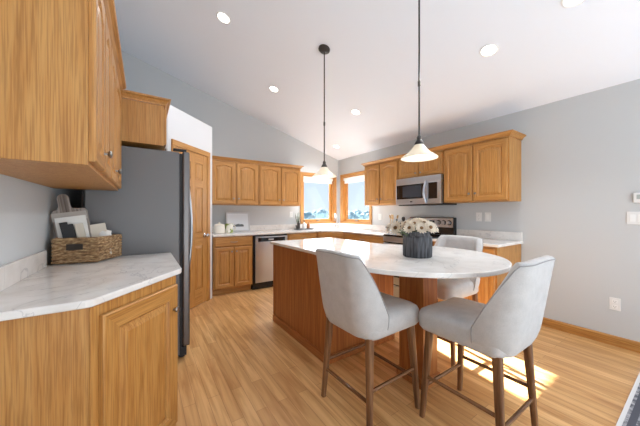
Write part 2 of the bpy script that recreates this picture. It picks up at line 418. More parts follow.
# ------------------------------------------------------------------ joinery helpers
def panel_loops(x0, x1, z0, z1, arch, d, y, na=12):
    """closed outline, inset d, in the plane y; top edge arched by 'arch' in the middle"""
    a0, a1, b0, b1 = x0+d, x1-d, z0+d, z1-d
    pts = [(a0, y, b0), (a1, y, b0)]
    wd = a1-a0
    for i in range(na+1):
        u = i/na
        x = a1 - wd*u
        s_ = min(1, max(0, (min(u, 1-u)-0.10)/0.40))
        hgt = arch*(sin(s_*pi/2)) if arch else 0
        pts.append((x, y, b1 - arch + hgt))
    return pts
def door_mesh(x0, x1, z0, z1, arch=0.0, stile=0.055, t=0.02, rail_top=None):
    """overlay door whose back lies on y=0 and front at y=-t. materials: 0 vertical grain, 1 horizontal grain"""
    m = MB(); na = 12
    rt = rail_top if rail_top is not None else stile
    ix0, ix1, iz0, iz1 = x0+stile, x1-stile, z0+stile, z1-rt
    def outer(y, d):
        pts = [(x0+d, y, z0+d), (x1-d, y, z0+d)]
        for i in range(na+1): pts.append((x1-d-(x1-x0-2*d)*i/na, y, z1-d))
        return pts
    def inner(y, d): return panel_loops(ix0, ix1, iz0, iz1, arch, d, y, na)
    L = [outer(0, 0), outer(-t+0.005, 0), outer(-t, 0.005), inner(-t, -0.006), inner(-t+0.007, 0.0), inner(-t+0.012, 0.005), inner(-t+0.001, 0.036), inner(-t+0.001, 0.038)]
    def mf(k, i):
        if k <= 2: return 1 if (i == 0 or 2 <= i < na+2) else 0
        return 0
    return m.loft(L, mfun=mf)
def knob(parent, p, mat=None, r=0.014, name='knob'):
    """round knob standing off the -y face"""
    m = MB(); m.lathe([(0.006, 0), (0.005, 0.012), (r*0.9, 0.017), (r, 0.022), (r*0.8, 0.027), (0.002, 0.029)], n=14)
    m.xform(Matrix.Translation(p) @ Matrix.Rotation(pi/2, 4, 'X'))
    return m.build(name, mat or MAT['nickel'], parent, smooth=True)
CROWN = [(0.0, 0.0), (0.012, 0.0), (0.014, 0.012), (0.03, 0.032), (0.046, 0.04), (0.05, 0.05), (0.0, 0.05)]
def crown_mesh(w, d, z, left, right):
    loops = []
    for out, dz in CROWN:
        xl = -out if left else 0.0; xr = w+out if right else w
        pts = []
        if left: pts.append((xl, d, z+dz))
        pts += [(xl, -out, z+dz), (xr, -out, z+dz)]
        if right: pts.append((xr, d, z+dz))
        loops.append(pts)
    # loops run along profile; open strip along the path
    m = MB(); m.loft(loops, False, False, closed=False)
    n = len(loops[0])
    m.f.append([k*n for k in range(len(CROWN))]); m.m.append(0)
    m.f.append([k*n+n-1 for k in range(len(CROWN))]); m.m.append(0)
    return m
def cabinet(name, label, cat, loc, rz, w, d, h, fronts, crown=None, toe=0, group=None, om=oak):
    t = thing(name, label, cat, loc, rz, group)
    b = MB()
    b.box(0, w, 0.0, d, toe, h)
    b.build('carcass', om['z'], t, bevel=0.002)
    if toe: MB().box(0.0, w, 0.075, d, 0, toe).build('toe_kick', om['x'], t)
    for f in fronts:
        kind, x0, x1, z0, z1 = f[:5]
        o = f[5] if len(f) > 5 else {}
        e = -0.0005
        if kind == 'door':
            q = door_mesh(x0, x1, z0, z1, o.get('arch', 0), o.get('stile', 0.055), rail_top=o.get('rt')).xform(Matrix.Translation((0, e, 0)))
            dob = q.build('door', [om['z'], om['x']], t)
            if 'k' in o: knob(dob, (o['k'][0], -0.02, o['k'][1]), r=o.get('kr', 0.014))
        else:
            q = MB(); q.loft([[(x0+i, y, z0+i), (x1-i, y, z0+i), (x1-i, y, z1-i), (x0+i, y, z1-i)] for i, y in ((0, e), (0, -0.014), (0.008, -0.02))])
            dob = q.build('drawer', om['x'], t)
            c = (x0+x1)/2; zz = (z0+z1)/2
            MB().tube([(c-0.05, -0.019, zz), (c-0.046, -0.038, zz), (c-0.02, -0.044, zz-0.004), (c+0.02, -0.044, zz-0.004), (c+0.046, -0.038, zz), (c+0.05, -0.019, zz)], 0.0045, 8).build('pull', MAT['nickel'], dob, smooth=True)
    if crown: crown_mesh(w, d, h, *crown).build('crown_moulding', om['x'], t)
    return t
def two_doors(w, z0, z1, arch, kz, gap=0.012, edge=0.018, stile=0.055, rt=None, mid=0.03):
    c = w/2
    return [('door', edge, c-mid/2, z0, z1, {'arch': arch, 'k': (c-mid/2-0.026, kz), 'stile': stile, 'rt': rt}),
            ('door', c+mid/2, w-edge, z0, z1, {'arch': arch, 'k': (c+mid/2+0.026, kz), 'stile': stile, 'rt': rt})]

# ------------------------------------------------------------------ wall cabinets
UB = 1.375; UH = 0.71; UD = 0.325
g = 'oak wall cabinets around the kitchen'
cabinet('wall_cabinet', 'oak two-door wall cabinet on the back wall, beside the pantry corner', 'cabinet', (-2.79, -0.33, UB), 0, 0.785, UD, UH,
        two_doors(0.785, 0.015, UH-0.02, 0.028, 0.10), crown=(False, False), group=g)
cabinet('wall_cabinet', 'oak two-door wall cabinet on the back wall, next to the left window', 'cabinet', (-2.0, -0.33, UB), 0, 0.83, UD, UH,
        two_doors(0.83, 0.015, UH-0.02, 0.026, 0.10), crown=(False, True), group=g)
R = -pi/2
cabinet('wall_cabinet', 'oak two-door wall cabinet between the right window and the microwave', 'cabinet', (-0.33, -1.20, UB), R, 0.765, UD, UH,
        two_doors(0.765, 0.015, UH-0.02, 0.026, 0.10), crown=(True, False), group=g)
cabinet('wall_cabinet', 'short oak two-door wall cabinet directly above the microwave', 'cabinet', (-0.33, -1.967, 1.762), R, 0.747, UD, 0.323,
        two_doors(0.747, 0.015, 0.303, 0.024, 0.06, stile=0.05), crown=(False, False), group=g)
cabinet('wall_cabinet', 'large oak two-door wall cabinet right of the microwave with open side end', 'cabinet', (-0.33, -2.716, UB), R, 0.757, UD, UH,
        [('door', 0.015, 0.37, 0.015, UH-0.02, {'arch': 0.026, 'k': (0.342, 0.10)}), ('door', 0.385, 0.742, 0.015, UH-0.02, {'arch': 0.026, 'k': (0.413, 0.10)})], crown=(False, True), group=g)
# left wall, close to the camera
LB = 1.405; LH = 0.735
yL0, yL1 = -3.51, -2.235
cabinet('wall_cabinet', 'large oak wall cabinet in the left foreground above the basket counter', 'cabinet', (-3.815, yL0, LB), pi/2, yL1-yL0, 0.345, LH,
        [('door', 0.015, 0.275, 0.015, LH-0.02, {'arch': 0.04, 'k': (0.24, 0.085), 'kr': 0.016}),
         ('door', 0.29, 0.535, 0.015, LH-0.02, {'arch': 0.04}),
         ('door', 0.55, 0.815, 0.015, LH-0.02, {'arch': 0.04, 'k': (0.78, 0.085), 'kr': 0.016}),
         ('door', 0.83, 1.26, 0.015, LH-0.02, {'arch': 0.04})], crown=(True, False), group=g)
cabinet('wall_cabinet', 'oak cabinet mounted over the refrigerator with plain side panel', 'cabinet', (-3.52, -2.2, 1.792), pi/2, 0.93, 0.64, 0.325,
        two_doors(0.93, 0.015, 0.305, 0.03, 0.06), crown=(True, False), group=g)

# ------------------------------------------------------------------ base cabinets
CT = 0.914; TH = 0.03; BH = CT-TH-0.001
g = 'oak base cabinets along the walls'
cabinet('base_cabinet', 'oak base cabinet with one drawer over two doors, left of dishwasher', 'cabinet', (-2.81, -0.62, 0), 0, 0.595, 0.615, BH,
        [('drawer', 0.02, 0.575, 0.735, 0.868)] + two_doors(0.595, 0.115, 0.72, 0, 0.655, mid=0.02, edge=0.02), toe=0.1, group=g)
cabinet('base_cabinet', 'oak base cabinet between dishwasher and corner sink, mostly behind island', 'cabinet', (-1.595, -0.62, 0), 0, 0.61, 0.615, BH,
        [('drawer', 0.02, 0.59, 0.735, 0.868)] + two_doors(0.61, 0.115, 0.72, 0, 0.655), toe=0.1, group=g)
# diagonal sink base
t = thing('sink_base_cabinet', 'oak corner sink cabinet set diagonally under the two windows', 'cabinet', (-0.97, -0.62, 0), -pi/4, g)
L_ = 0.495
q = MB(); c45 = 0.7071
q.prism([(0, 0), (L_, 0), (L_+0.43, 0.43), (L_/2, 0.9), (-0.43, 0.43)], 0.1, BH); q.build('carcass', oak['z'], t)
MB().box(0.03, L_-0.03, 0.07, 0.4, 0, 0.1).build('toe_kick', oak['x'], t)
MB().loft([[(0.02+i, y, 0.735+i), (L_-0.02-i, y, 0.735+i), (L_-0.02-i, y, 0.868-i), (0.02+i, y, 0.868-i)] for i, y in ((0, -0.001), (0, -0.014), (0.008, -0.02))]).build('false_drawer_front', oak['x'], t)
for a, b, kx in ((0.02, 0.243, 0.217), (0.252, 0.475, 0.278)):
    dob = door_mesh(a, b, 0.115, 0.72, 0).xform(Matrix.Translation((0, -0.0005, 0))).build('door', [oak['z'], oak['x']], t); knob(dob, (kx, -0.02, 0.655))
cabinet('base_cabinet', 'oak base cabinet between corner sink and the range, behind the island', 'cabinet', (-0.62, -0.975, 0), R, 0.99, 0.615, BH,
        [('drawer', 0.02, 0.97, 0.735, 0.868)] + two_doors(0.99, 0.115, 0.72, 0, 0.655), toe=0.1, group=g)
cabinet('base_cabinet', 'oak base cabinet at the right end of the counter beyond the table', 'cabinet', (-0.62, -2.742, 0), R, 0.73, 0.615, BH,
        [('drawer', 0.02, 0.71, 0.735, 0.868)] + two_doors(0.73, 0.115, 0.72, 0, 0.655), toe=0.1, group=g)
# left angled base cabinet (root at the diagonal front's left end)
A0 = (-3.825, -3.388); A1 = (-3.502, -2.988)
ang = math.atan2(A1[1]-A0[1], A1[0]-A0[0]); DL = math.hypot(A1[0]-A0[0], A1[1]-A0[1])
t = thing('base_cabinet', 'oak base cabinet with diagonal door in the left foreground under the basket', 'cabinet', (A0[0], A0[1], 0), ang, g)
inv = Matrix.Rotation(-ang, 4, 'Z') @ Matrix.Translation((-A0[0], -A0[1], 0))
loc2 = lambda p: tuple((inv @ Vector((p[0], p[1], 0)))[:2])
poly = [(XL+0.002, A0[1]), A0, A1, (A1[0], -2.22), (XL+0.002, -2.22)]
MB().prism([loc2(p) for p in poly], 0.0, BH).build('carcass', oak['z'], t, bevel=0.002)
MB().box(-0.002, 0.045, -0.004, 0.02, 0.0, BH-0.002).build('corner_stile', oak['z'], t, bevel=0.003)
dob = door_mesh(0.032, DL-0.02, 0.06, BH-0.045, 0, stile=0.078, t=0.022).xform(Matrix.Translation((0, -0.0045, 0))).build('door', [oak['z'], oak['x']], t)
knob(dob, (DL-0.058, -0.0265, 0.708), r=0.016)

# ------------------------------------------------------------------ worktops
def worktop(name, label, poly, z=CT, th=TH, splash=(), cat='worktop'):
    cx = sum(p[0] for p in poly)/len(poly); cy = sum(p[1] for p in poly)/len(poly)
    t = thing(name, label, cat, (cx, cy, z-th))
    q = MB().prism([(x-cx, y-cy) for x, y in poly], 0, th); q.build('slab', MAT['quartz'], t, bevel=0.006)
    for x0, x1, y0, y1 in splash:
        MB().box(x0-cx, x1-cx, y0-cy, y1-cy, th+0.0005, th+0.1).build('upstand', MAT['quartz'], t, bevel=0.002)
    return t
worktop('worktop', 'white quartz worktop in the left foreground with clipped corner', 
        [(XL+0.002, -3.408), (-3.835, -3.408), (-3.815, -3.402), (-3.475, -2.97), (-3.468, -2.945), (-3.468, -2.205), (XL+0.002, -2.205)], splash=[(XL+0.001, XL+0.02, -3.40, -2.45)])
worktop('worktop', 'white quartz L-shaped worktop running under both windows to the range',
        [(-2.815, -0.002), (-2.815, -0.645), (-1.0, -0.645), (-0.93, -0.63), (-0.63, -0.93), (-0.645, -1.0), (-0.645, -1.968), (-0.002, -1.968), (-0.002, -0.002)],
        splash=[(-2.81, -0.022, -0.021, -0.002), (-0.021, -0.002, -1.968, -0.0225)])
worktop('worktop', 'white quartz worktop right of the range with low upstand', [(-0.645, -2.72), (-0.645, -3.492), (-0.002, -3.492), (-0.002, -2.72)], splash=[(-0.021, -0.002, -3.485, -2.722)])

# ------------------------------------------------------------------ island
t = thing('island_cabinet', 'reddish oak panelled island base in the middle of the floor', 'kitchen island', (-2.03, -2.45, 0))
ix0, ix1, iy0, iy1 = -2.41, -1.60, -2.95, -1.89
MB().box(ix0+2.03, ix1+2.03, iy0+2.45, iy1+2.45, 0, CT-TH-0.001).build('panelled_body', oak_redder['z'], t, bevel=0.003)
q = MB()
for a, b, c, d in ((ix0-0.016, ix0-0.0005, iy0-0.016, iy1+0.0), (ix0-0.0004, ix1+0.0, iy0-0.016, iy0-0.0005)):
    q.box(a+2.03, b+2.03, c+2.45, d+2.45, 0, 0.075)
q.build('base_trim', oak_redder['y'], t, bevel=0.005)
for xs in (-0.305-0.006,):
    MB().box(ix0-0.006+2.03, ix0+0.03+2.03, iy1-0.03+2.45, iy1+0.004+2.45, 0.076, CT-TH-0.002).build('corner_post', oak_redder['z'], t)
# pedestal under the round end
t = thing('table_pedestal', 'square oak pedestal carrying the round table end of the island', 'pedestal', (-1.945, -3.475, 0))
MB().box(-0.085, 0.085, -0.105, 0.105, 0, CT-TH-0.001).build('post', oak_redder['z'], t, bevel=0.003)
MB().box(-0.1, 0.1, -0.12, 0.12, 0, 0.07).build('base_trim', oak_redder['x'], t, bevel=0.005)
# top: rectangle flaring into a circle
TC = (-1.915, -3.37); TR = 0.66
pts = [(-2.45, -1.875), (-2.45, -2.75)]
a0 = radians(150)
def bez(p, q, r, s_, n=10):
    return [tuple((1-u)**3*p[i]+3*(1-u)**2*u*q[i]+3*(1-u)*u*u*r[i]+u**3*s_[i] for i in (0, 1)) for u in [k/n for k in range(1, n)]]
A = (TC[0]+TR*cos(radians(165)), TC[1]+TR*sin(radians(165)))
pts += bez((-2.45, -2.75), (-2.45, -2.95), (A[0]+0.04, A[1]+0.15), A)
for k in range(49):
    th_ = radians(165 + (370-165)*k/48); pts.append((TC[0]+TR*cos(th_), TC[1]+TR*sin(th_)))
B = pts[-1]
pts += bez(B, (B[0]-0.03, B[1]+0.18), (-1.575, -2.9), (-1.575, -2.6))
pts += [(-1.575, -2.6), (-1.575, -1.875)]
worktop('island_worktop', 'white quartz island top with a long bar flaring into a round table', pts, cat='worktop')

# ------------------------------------------------------------------ pantry door
d45 = pi/4
root = bpy.data.objects.new('door_1', None); COL.objects.link(root); struct(root)
root.location = (-2.83, -0.65, 0); root.rotation_euler = (0, 0, pi/4)      # local +x runs towards the back corner; use negative x
O = 0.0
m = MB(); D0, D1 = -0.735, -0.14
m.box(D0-0.065, D0, -0.02, -0.001, 0, 2.03); m.box(D1, D1+0.065, -0.02, -0.001, 0, 2.03); m.box(D0-0.065, D1+0.065, -0.022, -0.001, 2.03, 2.10, 1)
m.build('casing', [oak['z'], oak['x']], root, bevel=0.003)
leaf = MB()
y0, y1 = -0.012, -0.001
st = 0.10; mid = (D0+D1)/2; xs = [D0+0.003, D0+st, mid-0.045, mid+0.045, D1-st, D1-0.003]
zs = [0.01, 0.22, 0.80, 0.97, 1.58, 1.68, 1.90, 2.027]
for a, b in ((0, 1), (2, 3), (4, 5)): leaf.box(xs[a], xs[b], y0, y1, zs[0], zs[-1], 0)
for a, b in ((0, 1), (2, 3), (4, 5), (6, 7)):
    for c, d in ((1, 2), (3, 4)): leaf.box(xs[c], xs[d], y0, y1, zs[a], zs[b], 1)
lf = leaf.build('leaf', [oak['z'], oak['x']], root)
for a, b in ((1, 2), (3, 4), (5, 6)):
    for c, d in ((1, 2), (3, 4)):
        p = MB(); p.loft([[(xs[c]+i, y, zs[a]+i), (xs[d]-i, y, zs[a]+i), (xs[d]-i, y, zs[b]-i), (xs[c]+i, y, zs[b]-i)] for i, y in ((0.0, -0.002), (0.002, -0.004), (0.035, -0.011))])
        p.build('raised_panel', oak['z'], lf)
k = MB(); k.lathe([(0.03, 0), (0.03, 0.006), (0.012, 0.012), (0.012, 0.035), (0.026, 0.045), (0.03, 0.056), (0.022, 0.068), (0.003, 0.07)], n=18)
k.xform(Matrix.Translation((D1-0.06, -0.012, 0.93)) @ Matrix.Rotation(pi/2, 4, 'X')); k.build('door_knob', MAT['chrome'], root, smooth=True)

# ------------------------------------------------------------------ refrigerator
t = thing('refrigerator', 'grey-sided stainless refrigerator standing between left counter and pantry', 'refrigerator', (-4.01, -2.195, 0))
MB().box(0, 0.605, 0, 0.90, 0.03, 1.755).build('body', MAT['fridge_side'], t, bevel=0.006)
MB().box(0.606, 0.628, 0.012, 0.888, 0.06, 1.745).build('door_gasket', MAT['rubber'], t)
for y0_, y1_, hy in ((-0.002, 0.385, 0.345), (0.392, 0.902, 0.432)):
    dd = MB().box(0.629, 0.685, y0_, y1_, 0.1, 1.765).build('door', MAT['darksteel'], t, bevel=0.012)
    hp = [(0.684, hy, 0.62), (0.715, hy, 0.63)] + [(0.715+0.03*sin(pi*k/12), hy, 0.66+0.84*k/12) for k in range(13)] + [(0.715, hy, 1.53), (0.684, hy, 1.54)]
    MB().tube(hp, 0.012, 10).build('handle', MAT['steel'], dd, smooth=True)
MB().box(0.56, 0.66, 0.005, 0.05, 1.767, 1.785).build('hinge_cover', MAT['rubber'], t, bevel=0.004)
MB().box(0.60, 0.66, 0.01, 0.89, 0.02, 0.095).build('kick_grille', MAT['rubber'], t)
for y_ in (0.03, 0.84):
    MB().lathe([(0.022, 0), (0.022, 0.015), (0.012, 0.02), (0.012, 0.035)], (0.63, y_+0.02, 0), 14).build('foot', MAT['rubber'], t)

# ------------------------------------------------------------------ dishwasher
t = thing('dishwasher', 'stainless dishwasher under the back counter with black control strip', 'dishwasher', (-2.205, -0.62, 0))
MB().box(0.0, 0.6, 0.0, 0.58, 0.1, BH-0.002).build('tub', MAT['black'], t)
MB().box(0.0, 0.6, 0.03, 0.5, 0.0, 0.1).build('toe_panel', MAT['black'], t)
dd = MB().box(0.03, 0.595, -0.03, -0.001, 0.115, 0.855).build('door', MAT['steel'], t, bevel=0.004)
MB().box(0.075, 0.55, -0.034, -0.0305, 0.775, 0.838).build('control_strip', MAT['blackglass'], dd)
MB().box(0.25, 0.34, -0.037, -0.0345, 0.792, 0.82).build('display', MAT['steel'], dd)

# ------------------------------------------------------------------ range
t = thing('range', 'stainless and black electric range below the microwave', 'range', (-0.66, -1.972, 0), R)
W_ = 0.742
MB().box(0, W_, 0.0, 0.64, 0.03, 0.90).build('body', MAT['black'], t)
MB().box(0.0, W_, -0.03, 0.57, 0.901, 0.925).build('cooktop', MAT['blackglass'], t, bevel=0.006)
bgd = MB(); bgd.loft([[(x, 0.575, 0.926), (x, 0.655, 0.926), (x, 0.655, 1.175), (x, 0.60, 1.175)] for x in (0.0, W_)])
bgo = bgd.build('backguard', MAT['black'], t, bevel=0.008)
pp = MB(); pp.loft([[(x, 0.588-0.008, 1.035), (x, 0.60-0.008, 1.165), (x, 0.602, 1.165), (x, 0.592, 1.035)] for x in (0.015, W_-0.015)])
pp.xform(Matrix.Translation((0, -0.006, 0))).build('control_panel', MAT['steel'], bgo)
for kx in (0.07, 0.15, W_-0.23, W_-0.15, W_-0.07):
    bz = MB(); bz.lathe([(0.036, 0), (0.036, 0.004)], n=20); bz.xform(Matrix.Translation((kx, 0.5815, 1.10)) @ Matrix.Rotation(pi/2, 4, 'X')); bz.build('knob_bezel', MAT['black'], bgo)
    kb = MB(); kb.lathe([(0.027, 0), (0.025, 0.02), (0.012, 0.024)], n=16); kb.xform(Matrix.Translation((kx, 0.577, 1.10)) @ Matrix.Rotation(pi/2, 4, 'X')); kb.build('control_knob', MAT['steel'], bgo, smooth=True)
MB().box(0.3, 0.45, 0.574, 0.579, 1.07, 1.13).build('clock_display', MAT['blackglass'], bgo)
dd = MB().box(0.005, W_-0.005, -0.028, -0.001, 0.22, 0.80).build('oven_door', MAT['steel'], t, bevel=0.004)
MB().box(0.12, W_-0.12, -0.032, -0.0285, 0.33, 0.66).build('oven_window', MAT['blackglass'], dd)
MB().tube([(0.06, -0.028, 0.75), (0.06, -0.065, 0.75), (W_-0.06, -0.065, 0.75), (W_-0.06, -0.028, 0.75)], 0.011, 10).build('handle', MAT['steel'], dd, smooth=True)
MB().box(0.0, W_, -0.026, -0.001, 0.82, 0.898).build('front_rail', MAT['steel'], t, bevel=0.004)
MB().box(0.005, W_-0.005, -0.026, -0.001, 0.04, 0.205).build('storage_drawer', MAT['steel'], t, bevel=0.004)

# ------------------------------------------------------------------ microwave
t = thing('microwave', 'stainless over-range microwave with black window and curved handle', 'microwave', (-0.345, -1.978, 1.352), R)
W_ = 0.738; HM = 0.405
MB().box(0, W_, 0.0, 0.34, 0.0, HM).build('body', MAT['black'], t, bevel=0.003)
MB().box(0.0, W_, -0.055, -0.001, HM-0.085, HM-0.001).build('vent_band', MAT['steel'], t, bevel=0.004)
dd = MB().box(0.0, 0.55, -0.06, -0.001, 0.015, HM-0.087).build('door', MAT['steel'], t, bevel=0.004)
MB().box(0.015, 0.505, -0.0635, -0.0605, 0.095, HM-0.10).build('window_surround', MAT['blackglass'], dd)
MB().box(0.13, 0.445, -0.0665, -0.064, 0.12, HM-0.12).build('window_mesh', MAT['mwglass'], dd)
MB().box(0.26, 0.30, -0.0625, -0.0605, 0.045, 0.06).build('badge', MAT['blackglass'], dd)
hp = [(0.52, -0.058, 0.03), (0.52, -0.08, 0.04)] + [(0.52, -0.08-0.03*sin(pi*k/10), 0.055+(HM-0.16)*k/10) for k in range(11)] + [(0.52, -0.08, HM-0.09), (0.52, -0.058, HM-0.08)]
MB().tube(hp, 0.014, 10).build('handle', MAT['steel'], dd, smooth=True)
cp = MB().box(0.553, W_, -0.058, -0.001, 0.015, HM-0.087).build('control_side', MAT['steel'], t, bevel=0.004)
MB().box(0.56, W_-0.05, -0.0615, -0.0585, 0.085, HM-0.10).build('keypad', MAT['blackglass'], cp)

# ------------------------------------------------------------------ counter stools
def rrect(hx, hy, r, z, cx=0, n=6):
    pts = []
    for sx_, sy_, a in ((1, 1, 0), (-1, 1, 90), (-1, -1, 180), (1, -1, 270)):
        for k in range(n+1):
            th_ = radians(a+90*k/n)
            pts.append((cx+sx_*(hx-r)+r*cos(th_), sy_*(hy-r)+r*sin(th_), z))
    return pts
def make_stool():
    t = thing('counter_stool', 'x', 'stool', (0, 0, 0))
    # seat: local +x is forward
    m = MB()
    lv = [(0.525, 0.03), (0.532, 0.012), (0.55, 0.0), (0.62, 0.0), (0.64, 0.008), (0.655, 0.03), (0.664, 0.075), (0.668, 0.14)]
    m.loft([rrect(0.24-d, 0.226-d, max(0.065-d*0.3, 0.02), z, 0.02) for z, d in lv])
    m.build('seat', MAT['fabric'], t, smooth=True)
    # barrel back
    hw, xb, xf, rc = 0.238, -0.262, -0.085, 0.12
    path = [];
    for k in range(9): path.append((xf+(xb+rc-xf)*k/8, hw))
    for k in range(1, 10): a = radians(90+90*k/10); path.append((xb+rc+rc*cos(a), hw-rc+rc*sin(a)))
    for k in range(0, 9): path.append((xb, hw-rc-(2*(hw-rc))*k/8))
    for k in range(1, 10): a = radians(180+90*k/10); path.append((xb+rc+rc*cos(a), -hw+rc+rc*sin(a)))
    for k in range(9): path.append((xb+rc+(xf-xb-rc)*k/8, -hw))
    n = len(path); loops = []; rim = []
    NZ = 12; th_ = 0.048
    def place(x, y, off, nx, ny, z):
        s_ = (z-0.5)/0.5
        kk = 1.0 + 0.005*min(1, max(0, s_*2-0.25))            # flare
        low = max(0.0, 1-(z-0.532)/0.12)                       # tuck under at the bottom
        kk -= 0.13*low*low
        lean = -0.075*max(0, s_-0.25)*min(1, max(0, (0.0-x)/0.2))
        return ((x+nx*off)*kk+lean, (y+ny*off)*kk, z)
    for i, (x, y) in enumerate(path):
        p, q = path[max(i-1, 0)], path[min(i+1, n-1)]
        dx, dy = q[0]-p[0], q[1]-p[1]; l = math.hypot(dx, dy); nx, ny = -dy/l, dx/l
        if nx*(x-0.0)+ny*y < 0: nx, ny = -nx, -ny
        f = min(1, max(0, (xf-x)/0.135)); top = 0.668 + 0.337*f + (0.012*(1-(y/hw)**2) if f >= 1 else 0)
        zb = 0.535
        L = []
        for k in range(NZ+1): L.append(place(x, y, 0.0, nx, ny, zb+(top-0.012-zb)*k/NZ))
        L.append(place(x, y, -0.006, nx, ny, top-0.003)); L.append(place(x, y, -th_/2, nx, ny, top+0.003)); L.append(place(x, y, -th_+0.006, nx, ny, top-0.003))
        for k in range(NZ, -1, -1): L.append(place(x, y, -th_, nx, ny, zb+(top-0.012-zb)*k/NZ))
        loops.append(L); rim.append(place(x, y, 0.001, nx, ny, top-0.012))
    # wing front seam runs down the side
    m = MB(); m.loft(loops)
    bk = m.build('backrest', MAT['fabric'], t, smooth=True)
    rim2 = [loops[0][k] for k in range(NZ)] + rim + [loops[-1][k] for k in range(NZ-1, -1, -1)]
    MB().tube(rim2, 0.0028, 6).build('piping', MAT['piping'], bk, smooth=True)
    # legs
    pos = {}
    for sx_ in (1, -1):
        for sy_ in (1, -1):
            f = (0.215*sx_, 0.215*sy_); tp = (0.185*sx_ , 0.185*sy_)
            m = MB(); m.loft([rrect(w_, w_, w_*0.45, z, 0, 3) for z, w_ in ((0, 0.0135), (0.54, 0.021))])
            m.v = [(x+f[0]+(tp[0]-f[0])*z/0.5, y+f[1]+(tp[1]-f[1])*z/0.5, z) for x, y, z in m.v]
            m.build('leg', walnut, t, smooth=True)
    def at(sx_, sy_, z): q_ = 0.215-0.03*z/0.5; return (q_*sx_, q_*sy_, z)
    for a, b, z, mt in (((1, 1), (1, -1), 0.19, walnut_y), ((-1, 1), (-1, -1), 0.19, walnut_y), ((1, 1), (-1, 1), 0.25, walnut_x), ((1, -1), (-1, -1), 0.25, walnut_x)):
        MB().tube([at(*a, z), at(*b, z)], 0.0105, 10).build('stretcher', mt, t, smooth=True)
    return t
st0 = make_stool()
stools = [((-2.425, -3.45, 0), radians(1), 'light grey upholstered stool left of the table, standing against the long island side'),
          ((-2.03, -3.935, 0), radians(90), 'light grey upholstered stool at the near end of the table, front right in the photo'),
          ((-1.385, -3.34, 0), radians(180), 'light grey stool on the far side of the table, half hidden behind tabletop')]
for i, (p, rz, lab) in enumerate(stools):
    o = st0 if i == 0 else copy_tree(st0)
    o.location = p; o.rotation_euler = (0, 0, rz); o['label'] = lab; o['group'] = 'counter stools around the round table'

# ------------------------------------------------------------------ pendants and recessed lights
def pendant(x, y, zb, label):
    zt = zc(x)
    t = thing('pendant_lamp', label, 'pendant lamp', (x, y, zb), 0, 'pendant lamps over the island')
    # slanted canopy on the sloping ceiling
    cz = zt-zb
    q = MB(); q.lathe([(0.064, 0.0), (0.064, -0.012), (0.05, -0.026), (0.018, -0.034)], n=24)
    q.xform(Matrix.Translation((0, 0, cz-0.001)) @ Matrix.Rotation(math.atan(SL), 4, 'Y')); q.build('ceiling_canopy', MAT['bronze'], t, smooth=True)
    MB().tube([(0, 0, 0.165), (0, 0, cz-0.02)], 0.0065, 10).build('rod', MAT['bronze'], t, smooth=True)
    jz = 0.165+(cz-0.165)*0.335
    MB().lathe([(0.0066, -0.02), (0.01, -0.018), (0.01, 0.018), (0.0066, 0.02)], (0, 0, jz), 12).build('rod_joint', MAT['bronze'], t, smooth=True)
    MB().lathe([(0.032, 0.100), (0.034, 0.110), (0.022, 0.135), (0.017, 0.14), (0.017, 0.16), (0.008, 0.175)], n=20).build('socket_cap', MAT['bronze'], t, smooth=True)
    prof = [(0.032, 0.103), (0.042, 0.090), (0.058, 0.066), (0.085, 0.040), (0.115, 0.020), (0.132, 0.006), (0.131, 0.0), (0.125, 0.005), (0.111, 0.017), (0.082, 0.036), (0.055, 0.062), (0.039, 0.086), (0.029, 0.100)]
    MB().lathe(prof, n=40, cap0=False, cap1=False).build('glass_shade', MAT['opal'], t, smooth=True)
    MB().lathe([(0.004, 0.002), (0.024, 0.008), (0.036, 0.026), (0.034, 0.044), (0.019, 0.072), (0.014, 0.098)], n=20).build('bulb', MAT['bulb'], t, smooth=True)
    d = bpy.data.lights.new('pendant_light', 'POINT'); d.energy = 0.9; d.color = (1, 0.94, 0.84); d.shadow_soft_size = 0.03
    o = bpy.data.objects.new('pendant_light', d); COL.objects.link(o); o.parent = t; o.location = (0, 0, -0.015)
pendant(-2.03, -2.365, 1.632, 'pendant lamp with white glass shade farther away over the bar, before the window')
pendant(-1.942, -3.484, 1.648, 'pendant lamp with white glass shade nearer, above the round table end')
cans = [(-2.96, -1.85, 'round recessed ceiling light nearest the left side, high above the refrigerator'), (-2.09, -1.17, 'round recessed ceiling light in front of the back wall cabinets'),
        (-1.05, -1.77, 'round recessed ceiling light midway between the two pendant rods'), (-0.466, -0.542, 'small-looking round recessed ceiling light deepest in the corner above the windows'),
        (-1.03, -3.57, 'round recessed ceiling light over the right side, toward the bare wall'),
        (-1.13, -4.17, 'recessed ceiling light cut off by the top edge of the photo')]
for x, y, lab in cans:
    z = zc(x)
    t = thing('recessed_light', lab, 'ceiling light', (x, y, z), 0, 'recessed lights in the sloped ceiling')
    t.rotation_euler = (0, math.atan(SL), 0)
    MB().lathe([(0.075, -0.001), (0.075, -0.005), (0.067, -0.009), (0.058, -0.004), (0.058, -0.001)], n=28, cap0=False, cap1=False).build('trim_ring', MAT['trimwhite'], t, smooth=True)
    MB().lathe([(0.057, -0.001), (0.057, -0.004), (0.03, -0.006)], n=24).build('lens', MAT['lens'], t, smooth=True)
    d = bpy.data.lights.new('can_light', 'SPOT'); d.energy = 38; d.spot_size = radians(130); d.spot_blend = 0.6; d.shadow_soft_size = 0.055; d.color = (0.95, 0.97, 1.0)
    o = bpy.data.objects.new('can_light', d); COL.objects.link(o); o.parent = t; o.location = (0, 0, -0.02)

